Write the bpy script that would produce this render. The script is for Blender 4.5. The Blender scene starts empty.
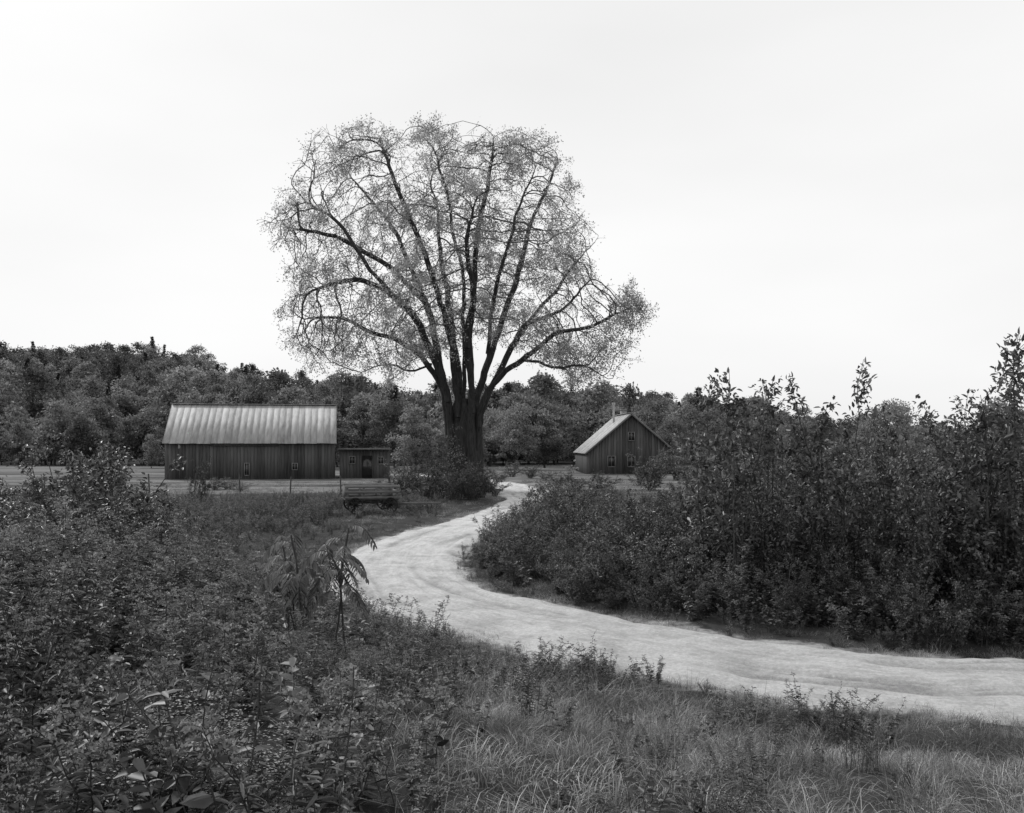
import bpy, math
import numpy as np
from mathutils import kdtree
rng=np.random.default_rng(11)
S=bpy.context.scene
HZ=442.0; F=1000.0; CAMZ=3.0
def nrm(a): return a/np.maximum(np.linalg.norm(a,axis=-1,keepdims=True),1e-9)
def ss(x,a,b):
    t=np.clip((x-a)/(b-a),0,1); return t*t*(3-2*t)
# ---------------------------------------------------------------- materials
def mat_new(name):
    m=bpy.data.materials.new(name); m.use_nodes=True
    nt=m.node_tree; nt.nodes.clear(); return m,nt,nt.nodes,nt.links
def math_n(nt,op,a,b=None,clamp=False):
    n=nt.nodes.new('ShaderNodeMath'); n.operation=op; n.use_clamp=clamp
    for i,s in enumerate((a,b)):
        if s is None: continue
        if isinstance(s,(int,float)): n.inputs[i].default_value=s
        else: nt.links.new(s,n.inputs[i])
    return n.outputs[0]
def grey(nt,val):
    c=nt.nodes.new('ShaderNodeCombineColor'); 
    for i in range(3): nt.links.new(val,c.inputs[i])
    return c.outputs[0]
def leaf_mat(name,lo,hi,trans=0.3,tr_gain=1.3,rough=0.5,spec=0.4,inst=0.35,patch=0.0,pscale=.6):
    m,nt,N,L=mat_new(name)
    at=N.new('ShaderNodeAttribute'); at.attribute_name='v'
    oi=N.new('ShaderNodeObjectInfo')
    v=math_n(nt,'MULTIPLY_ADD',at.outputs['Fac'],hi-lo); v.node.inputs[2].default_value=lo
    r=math_n(nt,'MULTIPLY_ADD',oi.outputs['Random'],2*inst); r.node.inputs[2].default_value=1-inst
    v=math_n(nt,'MULTIPLY',v,r)
    if patch>0:
        g=N.new('ShaderNodeNewGeometry'); nz=N.new('ShaderNodeTexNoise'); nz.inputs['Scale'].default_value=pscale; nz.inputs['Detail'].default_value=2
        L.new(g.outputs['Position'],nz.inputs['Vector'])
        mr=N.new('ShaderNodeMapRange'); L.new(nz.outputs['Fac'],mr.inputs[0]); mr.inputs[1].default_value=.35; mr.inputs[2].default_value=.65; mr.inputs[3].default_value=1-patch; mr.inputs[4].default_value=1+patch
        v=math_n(nt,'MULTIPLY',v,mr.outputs[0])
    col=grey(nt,v)
    p=N.new('ShaderNodeBsdfPrincipled'); L.new(col,p.inputs['Base Color'])
    p.inputs['Roughness'].default_value=rough; p.inputs['Specular IOR Level'].default_value=spec
    t=N.new('ShaderNodeBsdfTranslucent'); L.new(grey(nt,math_n(nt,'MULTIPLY',v,tr_gain)),t.inputs['Color'])
    mx=N.new('ShaderNodeMixShader'); mx.inputs[0].default_value=trans
    L.new(p.outputs[0],mx.inputs[1]); L.new(t.outputs[0],mx.inputs[2])
    o=N.new('ShaderNodeOutputMaterial'); L.new(mx.outputs[0],o.inputs[0]); return m
def noise_mat(name,lo,hi,scale=(1,1,1),nscale=3.0,detail=6,rough=0.9,bump=0.3,useattr=0.0,spec=0.1,dist=0.02):
    m,nt,N,L=mat_new(name)
    tc=N.new('ShaderNodeTexCoord'); mp=N.new('ShaderNodeMapping'); mp.inputs['Scale'].default_value=scale
    L.new(tc.outputs['Object'],mp.inputs[0])
    n=N.new('ShaderNodeTexNoise'); n.inputs['Scale'].default_value=nscale; n.inputs['Detail'].default_value=detail
    n.inputs['Roughness'].default_value=0.65
    L.new(mp.outputs[0],n.inputs['Vector'])
    f=math_n(nt,'MULTIPLY_ADD',n.outputs['Fac'],2.2); f.node.inputs[2].default_value=-0.6; f.node.use_clamp=True
    if useattr>0:
        at=N.new('ShaderNodeAttribute'); at.attribute_name='v'
        a=math_n(nt,'MULTIPLY',at.outputs['Fac'],useattr); b=math_n(nt,'MULTIPLY',f,1-useattr)
        f=math_n(nt,'ADD',a,b)
    v=math_n(nt,'MULTIPLY_ADD',f,hi-lo); v.node.inputs[2].default_value=lo
    p=N.new('ShaderNodeBsdfPrincipled'); L.new(grey(nt,v),p.inputs['Base Color'])
    p.inputs['Roughness'].default_value=rough; p.inputs['Specular IOR Level'].default_value=spec
    bp=N.new('ShaderNodeBump'); bp.inputs['Strength'].default_value=bump; bp.inputs['Distance'].default_value=dist
    L.new(n.outputs['Fac'],bp.inputs['Height']); L.new(bp.outputs[0],p.inputs['Normal'])
    o=N.new('ShaderNodeOutputMaterial'); L.new(p.outputs[0],o.inputs[0]); return m
M_leaf=leaf_mat('leaf_shrub',0.014,0.27,spec=.6,rough=.45,patch=.4,pscale=.7)
M_leafw=leaf_mat('leaf_weed',0.010,0.26,spec=.5,patch=.4,pscale=.8)
M_grass=leaf_mat('grass_blade',0.04,0.38,inst=0.5,patch=.5,pscale=.9)
M_plume=leaf_mat('seed_plume',0.12,0.36)
M_sumac=leaf_mat('leaf_sumac',0.04,0.24,spec=.5)
M_petal=leaf_mat('white_petal',0.35,0.65)
M_elm=leaf_mat('leaf_elm',0.15,0.44,trans=0.5,tr_gain=1.6,patch=.25,pscale=.5)
M_forest=leaf_mat('leaf_forest',0.075,0.23,inst=0.5,spec=.1,trans=.4,patch=.35,pscale=.05)  # foliage colour lightened to stand in for distance haze
M_conif=leaf_mat('needles',0.03,0.08)
M_stem=noise_mat('plant_stem',0.03,0.10,nscale=8,bump=0)
M_bark=noise_mat('bark',0.015,0.22,scale=(3,3,0.5),nscale=4,bump=0.8,dist=0.08,useattr=.75)
M_board=noise_mat('weathered_boards',0.025,0.14,scale=(6,6,0.4),nscale=2,bump=0.4,useattr=0.5)
M_roof=noise_mat('tin_roof',0.2,0.52,scale=(3,0.5,0.5),nscale=1.8,bump=0.2,rough=0.75,useattr=0.35,spec=0.15)
M_trim=noise_mat('pale_trim',0.14,0.26,nscale=5)
M_glass=noise_mat('dark_window',0.01,0.03,nscale=1,rough=0.2,bump=0,spec=0.5)
M_wood=noise_mat('grey_timber',0.06,0.24,scale=(1,6,6),nscale=3,bump=0.3,useattr=0.5)
M_iron=noise_mat('rusty_iron',0.015,0.04,nscale=6)
M_stone=noise_mat('field_stone',0.12,0.35,nscale=5)
# ---------------------------------------------------------------- mesh builder
class MB:
    def __init__(s): s.V=[];s.A=[];s.n=0;s.F=[];
    def add(s,v,f,mat=0,a=0.5):
        v=np.asarray(v,float).reshape(-1,3); f=np.asarray(f,int)
        s.V.append(v); s.A.append(np.broadcast_to(np.asarray(a,float),(len(v),)).copy())
        s.F.append((f+s.n,mat)); s.n+=len(v)
    def box(s,c,sz,mat=0,a=0.5,rot=None):
        c=np.array(c,float); h=np.array(sz,float)/2
        v=np.array([[x,y,z] for x in(-1,1) for y in(-1,1) for z in(-1,1)],float)*h
        if rot is not None: v=v@rot.T
        s.add(v+c,[[0,1,3,2],[4,6,7,5],[0,4,5,1],[2,3,7,6],[0,2,6,4],[1,5,7,3]],mat,a)
    def mesh(s,name,mats,smooth=False):
        me=bpy.data.meshes.new(name)
        V=np.concatenate(s.V).astype(np.float32); A=np.concatenate(s.A).astype(np.float32)
        me.vertices.add(len(V)); me.vertices.foreach_set('co',V.ravel())
        li=np.concatenate([f.ravel() for f,_ in s.F]).astype(np.int32)
        tot=np.concatenate([np.full(len(f),f.shape[1]) for f,_ in s.F])
        mi=np.concatenate([np.full(len(f),m) for f,m in s.F]).astype(np.int32)
        me.loops.add(len(li)); me.loops.foreach_set('vertex_index',li)
        me.polygons.add(len(tot)); st=np.concatenate([[0],np.cumsum(tot)[:-1]]).astype(np.int32)
        me.polygons.foreach_set('loop_start',st); me.polygons.foreach_set('material_index',mi)
        if smooth: me.polygons.foreach_set('use_smooth',np.ones(len(tot),bool))
        at=me.attributes.new('v','FLOAT','POINT'); at.data.foreach_set('value',A)
        for m in mats: me.materials.append(m)
        me.update(calc_edges=True); return me
    def obj(s,name,mats,link=True,smooth=False,parent=None,loc=(0,0,0),rotz=0):
        o=bpy.data.objects.new(name,s.mesh(name,mats,smooth)); o.location=loc; o.rotation_euler=(0,0,rotz)
        if link: S.collection.objects.link(o)
        if parent: o.parent=parent
        return o
def empty(name,loc,rotz=0):
    o=bpy.data.objects.new(name,None); S.collection.objects.link(o); o.location=loc; o.rotation_euler=(0,0,rotz); return o
def leaves(mb,P,D,N,Ln,W,mat=0,v=None,droop=0.15,fold=0.25,simple=False):
    P=np.asarray(P);n=len(P)
    Ln=np.broadcast_to(Ln,(n,))[:,None]; W=np.broadcast_to(W,(n,))[:,None]
    D=nrm(D); Sd=nrm(np.cross(D,N)); Nn=np.cross(Sd,D)
    if v is None: v=rng.beta(1.1,2.6,n)
    if simple:
        q=np.stack([P,P+D*Ln*.45+Sd*W*.5+Nn*fold*W*.5,P+D*Ln-Nn*droop*Ln,P+D*Ln*.45-Sd*W*.5+Nn*fold*W*.5],1)
        mb.add(q.reshape(-1,3),np.arange(4*n).reshape(n,4),mat,np.repeat(v,4)); return
    up=Nn*fold*W*.5
    q=np.stack([P,P+D*Ln*.3+Sd*W*.5+up,P+D*Ln*.68+Sd*W*.38+up-Nn*droop*Ln*.4,P+D*Ln-Nn*droop*Ln,
                P+D*Ln*.68-Sd*W*.38+up-Nn*droop*Ln*.4,P+D*Ln*.3-Sd*W*.5+up],1)
    i=np.arange(n)[:,None]*6
    mb.add(q.reshape(-1,3),np.concatenate([i+[0,1,2,3],i+[3,4,5,0]]),mat,np.repeat(v,6))
def tubes(mb,A,B,ra,rb,n=5,mat=0,v=0.5):
    A=np.asarray(A,float).reshape(-1,3);B=np.asarray(B,float).reshape(-1,3);m=len(A)
    ra=np.broadcast_to(ra,(m,));rb=np.broadcast_to(rb,(m,))
    d=nrm(B-A); ref=np.array([0.13,0.97,0.2]); u=nrm(np.cross(d,ref)); w=np.cross(d,u)
    an=np.arange(n)*2*math.pi/n; c=np.cos(an)[None,:,None]; s_=np.sin(an)[None,:,None]
    ring=u[:,None]*c+w[:,None]*s_
    v0=A[:,None]+ring*ra[:,None,None]; v1=B[:,None]+ring*rb[:,None,None]
    V=np.concatenate([v0,v1],1).reshape(-1,3)
    k=np.arange(n); f=np.stack([k,(k+1)%n,(k+1)%n+n,k+n],1)
    Fc=(np.arange(m)[:,None,None]*2*n+f[None]).reshape(-1,4)
    vv=np.repeat(np.broadcast_to(v,(m,)),2*n)
    mb.add(V,Fc,mat,vv)
# ---------------------------------------------------------------- road centreline & terrain
ctrl=np.array([(40,17),(25,14),(14,12.6),(9,12.15),(6.1,12.3),(4.1,12.85),(2.1,14.4),(0.5,16.2),(-1.0,18.1),(-2.1,20.3),(-2.8,23.3),(-2.9,27),(-2.3,31.5),(-1.1,36.5),(0.1,42),(0.95,48),(1.0,54),(0.5,61),(-0.6,69),(-3,79),(-7,90)],float)
def catmull(P,n=24):
    out=[]
    Q=np.vstack([2*P[0]-P[1],P,2*P[-1]-P[-2]])
    for i in range(1,len(Q)-2):
        for t in np.arange(n)/n:
            a,b,c,d=Q[i-1],Q[i],Q[i+1],Q[i+2]
            out.append(.5*((2*b)+(-a+c)*t+(2*a-5*b+4*c-d)*t*t+(-a+3*b-3*c+d)*t**3))
    out.append(P[-1]); return np.array(out)
RC=catmull(ctrl); RT=nrm(np.gradient(RC,axis=0))
def road_ds(X,Y):
    X=np.ravel(X);Y=np.ravel(Y); d=np.full(len(X),99.0); s=np.ones(len(X))
    inn=(Y>-10)&(Y<110)&(np.abs(X)<60)
    m=np.where(inn)[0]
    for i0 in range(0,len(m),20000):
        k=m[i0:i0+20000]
        dx=X[k][:,None]-RC[None,:,0]; dy=Y[k][:,None]-RC[None,:,1]
        q=dx*dx+dy*dy; j=q.argmin(1); r=np.arange(len(k))
        d[k]=np.sqrt(q[r,j]); s[k]=np.sign(RT[j,0]*dy[r,j]-RT[j,1]*dx[r,j])
    o=np.where(~inn)[0]; s[o]=np.where(X[o]<0,1,-1)
    return d,s
def vn(a,b,seed,octs=5):
    r=np.random.default_rng(seed); o=0
    for k in range(octs):
        fr=.5*1.9**k
        for _ in range(3):
            th=r.uniform(0,6.28); o=o+np.sin((a*math.cos(th)+b*math.sin(th))*fr*2+r.uniform(0,6.28))/1.6**k
    return o/4
def wob(X,Y):
    return (np.sin(X*1.3+Y*.7)+np.sin(X*.53-Y*1.1+2)+np.sin(X*2.9+1.1*Y+5)*.5+np.sin(-X*1.9+3.1*Y)*.5)/3
rx=np.array([-900,-300,-170,-120,-55,16,62,112,165,400,900.]); rz=np.array([17,20,22,20,12.5,6.5,2.8,.6,.2,.2,.2])
def ground_h(X,Y):
    sh=np.shape(X); X=np.ravel(X).astype(float);Y=np.ravel(Y).astype(float)
    d,s=road_ds(X,Y); e=np.maximum(0,d-1.6)
    h=np.zeros(len(X))
    e0=np.interp(X,[-4,1],[.2,.9]); e1=np.interp(X,[-4,1],[7,8.6])
    t=np.clip((e-e0)/(e1-e0),0,1); bank=1.45*t*t*(3-2*t)*(1-ss(Y,8,22))
    h+=np.where(s>0,bank,.3*ss(e,.2,4)*(1-ss(Y,30,60)))
    h+=np.where(s>0,.05*ss(e,.1,1.2),.1*ss(e,.1,1))
    h+=wob(X,Y)*.06*ss(e,0,1.5)*(1-ss(Y,45,60)*.6)
    h+=.05*vn(X*2.1,Y*2.1,41,3)*(d<6)
    h-=.11*(1-ss(d,1.0,1.6))
    rh=np.interp(X,rx,rz)+1.8*np.sin(X*.045)+1.0*np.sin(X*.11+1)
    g=ss(Y,125,330)*(1-.6*ss(Y,340,700))
    h+=rh*g+ (np.sin(X*.03+Y*.02)*1.2)*g
    return h.reshape(sh)
def gh(x,y): return float(ground_h(np.array([x]),np.array([y]))[0])
def sp(lo,hi,c,a,ds):
    t0=math.asinh((lo-c)/a);t1=math.asinh((hi-c)/a); n=int((t1-t0)/(ds/a)); return c+a*np.sinh(np.linspace(t0,t1,n))
gx=sp(-3000,3000,1,14,.22); gy=sp(-60,4000,15,18,.24)
GX,GY=np.meshgrid(gx,gy); GH=ground_h(GX,GY)
mb=MB(); nx,ny=len(gx),len(gy)
ii=(np.arange(ny-1)[:,None]*nx+np.arange(nx-1)[None]).ravel()
field=(ss(GY.ravel()+3*np.sin(GX.ravel()*.2),48,56)*(1-ss(GY.ravel(),122,132)))
dd_,_=road_ds(GX,GY)
mb.add(np.stack([GX.ravel(),GY.ravel(),GH.ravel()],1),np.stack([ii,ii+1,ii+nx+1,ii+nx],1),0,field)
def ground_mat():
    m,nt,N,L=mat_new('grassy_ground')
    at=N.new('ShaderNodeAttribute'); at.attribute_name='v'; ad=N.new('ShaderNodeAttribute'); ad.attribute_name='dirt'
    tc=N.new('ShaderNodeTexCoord')
    n=N.new('ShaderNodeTexNoise'); n.inputs['Scale'].default_value=1.6; n.inputs['Detail'].default_value=10; n.inputs['Roughness'].default_value=.75
    L.new(tc.outputs['Object'],n.inputs['Vector'])
    mp=N.new('ShaderNodeMapping'); mp.inputs['Scale'].default_value=(.05,.35,1); L.new(tc.outputs['Object'],mp.inputs[0])
    n2=N.new('ShaderNodeTexNoise'); n2.inputs['Scale'].default_value=1; n2.inputs['Detail'].default_value=4; L.new(mp.outputs[0],n2.inputs['Vector'])
    lo=math_n(nt,'MULTIPLY_ADD',n.outputs['Fac'],.11); lo.node.inputs[2].default_value=.0
    hi=math_n(nt,'MULTIPLY_ADD',n2.outputs['Fac'],.44); hi.node.inputs[2].default_value=-.07
    hi=math_n(nt,'MULTIPLY',hi,math_n(nt,'ADD',n.outputs['Fac'],.45))
    mx=N.new('ShaderNodeMix'); L.new(at.outputs['Fac'],mx.inputs[0]); L.new(lo,mx.inputs[2]); L.new(hi,mx.inputs[3])
    k=N.new('ShaderNodeMapRange'); L.new(math_n(nt,'ADD',ad.outputs['Fac'],math_n(nt,'MULTIPLY',n.outputs['Fac'],1.6)),k.inputs[0]); k.inputs[1].default_value=1.15; k.inputs[2].default_value=1.5
    mx2=N.new('ShaderNodeMix'); L.new(k.outputs[0],mx2.inputs[0]); L.new(mx.outputs[0],mx2.inputs[2]); L.new(math_n(nt,'MULTIPLY',n.outputs['Fac'],.65),mx2.inputs[3])
    p=N.new('ShaderNodeBsdfPrincipled'); p.inputs['Roughness'].default_value=1; p.inputs['Specular IOR Level'].default_value=0
    L.new(grey(nt,mx2.outputs[0]),p.inputs['Base Color'])
    b=N.new('ShaderNodeBump'); b.inputs['Distance'].default_value=.1; L.new(n.outputs['Fac'],b.inputs['Height']); L.new(b.outputs[0],p.inputs['Normal'])
    o=N.new('ShaderNodeOutputMaterial'); L.new(p.outputs[0],o.inputs[0]); return m
go_=mb.obj('ground',[ground_mat()],smooth=True)
a=go_.data.attributes.new('dirt','FLOAT','POINT'); a.data.foreach_set('value',(1-ss(dd_,1.3,2.2)).astype(np.float32))
# road strip
seg=np.cumsum(np.r_[0,np.linalg.norm(np.diff(RC,axis=0),axis=1)])
tt=np.arange(0,seg[-1],.07); cx=np.interp(tt,seg,RC[:,0]); cy=np.interp(tt,seg,RC[:,1])
tn=nrm(np.stack([np.gradient(cx),np.gradient(cy)],1)); 
nu=81; u=np.linspace(-1,1,nu)
jl2=np.convolve(rng.normal(0,1,len(tt)),np.hanning(80),'same')*.02; jr2=np.convolve(rng.normal(0,1,len(tt)),np.hanning(80),'same')*.02
wl=1.8+jl2; wr=1.8+jr2
half=np.where(u[None]<0,wl[:,None],wr[:,None])*np.abs(u[None])*np.sign(u[None])
RX=cx[:,None]-tn[:,1:2]*half; RY=cy[:,None]+tn[:,0:1]*half
T2=np.broadcast_to(tt[:,None],half.shape)
def tr(c,w,a=1): return a*np.exp(-((half-c)/w)**2)
wv=lambda f,p,a: a*np.sin(T2*f+p)+.4*a*np.sin(T2*f*3.3+p*2)
rut=tr(.78+wv(.31,0,.12),.12)+tr(-.70+wv(.27,1,.12),.12)+tr(.50+wv(.41,2,.2),.055,.6)+tr(-.95+wv(.44,3,.14),.06,.6)+tr(.12+wv(.3,4,.35),.05,.4)
rut=rut*np.clip(.5+1.1*vn(half*.8,T2*.6,91,4),0,1.3)
rz_=.035+.03*(1-np.abs(u)[None]**4)+vn(half*4,T2*.9,3)*.012+vn(RX*3.2,RY*3.2,4,6)*.026-.055*rut+.02*tr(0,.3)
rz_-=.10*ss(np.abs(u)[None],.7,1)+ .05*ss(np.abs(u)[None],.6,.9)*vn(RX*2.2,RY*2.2,66,4)
mb=MB(); ii=(np.arange(len(tt)-1)[:,None]*nu+np.arange(nu-1)[None]).ravel()
mb.add(np.stack([RX.ravel(),RY.ravel(),rz_.ravel()],1),np.stack([ii,ii+nu,ii+nu+1,ii+1],1),0,np.clip(rut,0,1).ravel())
def road_mat():
    m,nt,N,L=mat_new('sandy_dirt')
    at=N.new('ShaderNodeAttribute'); at.attribute_name='v'; tc=N.new('ShaderNodeTexCoord'); ru=N.new('ShaderNodeAttribute'); ru.attribute_name='ruv'
    n=N.new('ShaderNodeTexNoise'); n.inputs['Scale'].default_value=1.1; n.inputs['Detail'].default_value=11; n.inputs['Roughness'].default_value=.78; L.new(tc.outputs['Object'],n.inputs['Vector'])
    mp=N.new('ShaderNodeMapping'); mp.inputs['Scale'].default_value=(7,.5,1); L.new(ru.outputs['Vector'],mp.inputs[0])
    n3=N.new('ShaderNodeTexNoise'); n3.inputs['Scale'].default_value=1; n3.inputs['Detail'].default_value=7; n3.inputs['Roughness'].default_value=.68; L.new(mp.outputs[0],n3.inputs['Vector'])
    n2=N.new('ShaderNodeTexNoise'); n2.inputs['Scale'].default_value=16; n2.inputs['Detail'].default_value=6; n2.inputs['Roughness'].default_value=.85; L.new(tc.outputs['Object'],n2.inputs['Vector'])
    s=math_n(nt,'ADD',math_n(nt,'MULTIPLY',n.outputs['Fac'],.7),math_n(nt,'MULTIPLY',n3.outputs['Fac'],.3))
    r=N.new('ShaderNodeMapRange'); L.new(s,r.inputs[0]); r.inputs[1].default_value=.38; r.inputs[2].default_value=.55; r.inputs[3].default_value=.37; r.inputs[4].default_value=.60
    f=math_n(nt,'MULTIPLY_ADD',n2.outputs['Fac'],1.5); f.node.inputs[2].default_value=.25
    f2=math_n(nt,'MULTIPLY_ADD',at.outputs['Fac'],-.30); f2.node.inputs[2].default_value=1.05
    v=math_n(nt,'MULTIPLY',math_n(nt,'MULTIPLY',r.outputs[0],f),f2)
    p=N.new('ShaderNodeBsdfPrincipled'); p.inputs['Roughness'].default_value=1; p.inputs['Specular IOR Level'].default_value=0
    L.new(grey(nt,v),p.inputs['Base Color'])
    b=N.new('ShaderNodeBump'); b.inputs['Distance'].default_value=.06; b.inputs['Strength'].default_value=1; L.new(math_n(nt,'ADD',n2.outputs['Fac'],n.outputs['Fac']),b.inputs['Height']); L.new(b.outputs[0],p.inputs['Normal'])
    o=N.new('ShaderNodeOutputMaterial'); L.new(p.outputs[0],o.inputs[0]); return m
ro=mb.obj('dirt_road',[road_mat()],smooth=True)
a=ro.data.attributes.new('ruv','FLOAT_VECTOR','POINT'); a.data.foreach_set('vector',np.stack([half.ravel(),T2.ravel(),0*half.ravel()],1).astype(np.float32).ravel())
# ---------------------------------------------------------------- instancing
def protocol(name,objs):
    c=bpy.data.collections.new(name)
    for i,o in enumerate(objs):
        o.name='%s_%02d'%(name,i); c.objects.link(o)
    return c
def scatter(name,coll,P,rot,scl,pid):
    me=bpy.data.meshes.new(name); n=len(P)
    me.vertices.add(n); me.vertices.foreach_set('co',np.asarray(P,np.float32).ravel())
    a=me.attributes.new('rot','FLOAT_VECTOR','POINT'); a.data.foreach_set('vector',np.asarray(rot,np.float32).ravel())
    a=me.attributes.new('scl','FLOAT_VECTOR','POINT'); a.data.foreach_set('vector',np.asarray(scl,np.float32).ravel())
    a=me.attributes.new('pid','INT','POINT'); a.data.foreach_set('value',np.asarray(pid,np.int32))
    o=bpy.data.objects.new(name,me); S.collection.objects.link(o)
    g=bpy.data.node_groups.new(name+'_gn','GeometryNodeTree')
    g.interface.new_socket('Geometry',in_out='INPUT',socket_type='NodeSocketGeometry'); g.interface.new_socket('Geometry',in_out='OUTPUT',socket_type='NodeSocketGeometry')
    gi=g.nodes.new('NodeGroupInput');go=g.nodes.new('NodeGroupOutput')
    ip=g.nodes.new('GeometryNodeInstanceOnPoints'); ci=g.nodes.new('GeometryNodeCollectionInfo')
    ci.inputs['Collection'].default_value=coll; ci.inputs['Separate Children'].default_value=True; ci.inputs['Reset Children'].default_value=True
    def na(nm,t):
        x=g.nodes.new('GeometryNodeInputNamedAttribute'); x.data_type=t; x.inputs['Name'].default_value=nm
        return [q for q in x.outputs if q.enabled and q.name=='Attribute'][0]
    g.links.new(gi.outputs[0],ip.inputs['Points']); g.links.new(ci.outputs[0],ip.inputs['Instance'])
    ip.inputs['Pick Instance'].default_value=True
    g.links.new(na('pid','INT'),ip.inputs['Instance Index']); g.links.new(na('rot','FLOAT_VECTOR'),ip.inputs['Rotation']); g.links.new(na('scl','FLOAT_VECTOR'),ip.inputs['Scale'])
    g.links.new(ip.outputs[0],go.inputs[0])
    md=o.modifiers.new('scatter','NODES'); md.node_group=g; print(name,n); return o
def rots(n,tilt=.12): return np.stack([rng.normal(0,tilt,n),rng.normal(0,tilt,n),rng.uniform(0,6.28,n)],1)
def s3(s,jit=.12):
    s=np.asarray(s); k=rng.uniform(1-jit,1+jit,(len(s),1)); return np.concatenate([s[:,None]*k,s[:,None]*k,s[:,None]],1)
# ---------------------------------------------------------------- plant prototypes
UP=np.array([0,0,1.])
def blades(mb,n,R,hmin,hmax,w,lean,mat=0,vlo=0,vhi=1):
    a=rng.uniform(0,6.28,n); r=R*np.sqrt(rng.uniform(0,1,n)); P=np.stack([r*np.cos(a),r*np.sin(a),np.full(n,-.04)],1)
    la=a+rng.normal(0,.9,n); Ld=np.stack([np.cos(la),np.sin(la),np.zeros(n)],1); h=rng.uniform(hmin,hmax,n)[:,None]; b=h*np.abs(rng.normal(lean,.35,n))[:,None]
    sd=np.stack([-np.sin(la+rng.normal(0,.6,n)),np.cos(la),np.zeros(n)],1)
    V=[]
    for t,wk in ((0,1),(.35,.9),(.7,.6)):
        c=P+UP*h*(t-.4*t*t*np.minimum(b/h,1.6))+Ld*b*t*t
        V+= [c-sd*w*wk/2,c+sd*w*wk/2]
    t=1; V.append(P+UP*h*(t-.5*np.minimum(b/h,1.6))+Ld*b)
    V=np.stack(V,1); i=np.arange(n)[:,None]*7; v=np.repeat(vlo+(vhi-vlo)*rng.beta(1.1,1.9,n),7)
    k=mb.n
    mb.add(V.reshape(-1,3),np.concatenate([i+[0,1,3,2],i+[2,3,5,4]]),mat,v)
    mb.F.append((i+[4,5,6]+k,mat))
def path(base,H,lean,n,wig):
    t=np.linspace(0,1,n+1); p=base+np.outer(t,UP*H)+np.outer(t**1.7,lean)
    w=np.cumsum(rng.normal(0,wig,(n+1,3)),0); w[:,2]*=.3; w-=w[0]; return p+w
def interp_path(p,t):
    x=t*(len(p)-1); i=np.minimum(x.astype(int),len(p)-2); f=(x-i)[:,None]; return p[i]*(1-f)+p[i+1]*f, nrm(p[i+1]-p[i])
def weed(kind,nst,H,R=.14):
    mb=MB()
    for s in range(nst):
        a=rng.uniform(0,6.28); r=R*math.sqrt(rng.uniform()); h=H*rng.uniform(.5,1.1)
        lean=np.array([math.cos(a),math.sin(a),-.1])*h*rng.uniform(.05,.45)
        p=path(np.array([r*math.cos(a),r*math.sin(a),-.05]),h,lean,7,.015)
        tubes(mb,p[:-1],p[1:],np.linspace(.005,.002,8)[:-1],np.linspace(.005,.002,8)[1:],3,1)
        nl=int({'rod':58,'broad':30,'aster':34}[kind]*h/H)
        t=np.sort(rng.uniform(.12,.97,nl)); P,T=interp_path(p,t); ga=np.arange(nl)*2.4+rng.normal(0,.4,nl)
        D=np.stack([np.cos(ga),np.sin(ga),rng.normal(.25,.35,nl)],1); N=UP+rng.normal(0,.35,(nl,3))
        if kind=='rod': L=.095*(1.15-t*.7)*rng.uniform(.7,1.2,nl); W=L*.2
        elif kind=='broad': L=.11*(1.2-t*.75)*rng.uniform(.5,1.2,nl); W=L*.5
        else: L=.075*(1.2-t*.7)*rng.uniform(.7,1.2,nl); W=L*.3
        leaves(mb,P,D,N,L,W,0,droop=.3)
        if kind=='rod':
            for b in range(9):
                tb=rng.uniform(.8,1); q,_=interp_path(p,np.array([tb])); q=q[0]; an=rng.uniform(0,6.28); ln=.13*(1.25-tb)*4*rng.uniform(.5,1)*.5+.03
                dd=np.array([math.cos(an)*.8,math.sin(an)*.8,.75]); k=12; tk=np.linspace(.1,1,k)[:,None]
                pp=q+dd*ln*tk-UP*ln*.5*tk**2; 
                tubes(mb,pp[:-1],pp[1:],.0015,.001,3,1)
                dr=rng.normal(0,1,(k,3)); dr[:,2]=abs(dr[:,2]); leaves(mb,pp,dr,rng.normal(0,1,(k,3)),.018,.012,2,simple=True)
        if kind=='aster':
            for b in range(7):
                tb=rng.uniform(.75,1); q,_=interp_path(p,np.array([tb])); q=q[0]; an=rng.uniform(0,6.28)
                e=q+np.array([math.cos(an)*.1,math.sin(an)*.1,.09])*rng.uniform(.5,1.3); tubes(mb,[q],[e],.0015,.001,3,1)
                for c in range(3):
                    e2=e+rng.normal(0,.022,3); fa=np.linspace(0,6.28,9)[:-1]; D=np.stack([np.cos(fa),np.sin(fa),np.full(8,.25)],1)
                    leaves(mb,np.repeat(e2[None],8,0),D,np.repeat(UP[None],8,0),.010,.005,2,simple=True)
    return mb.obj('w',[M_leafw,M_stem,M_petal if kind=='aster' else M_plume],link=False)
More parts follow.
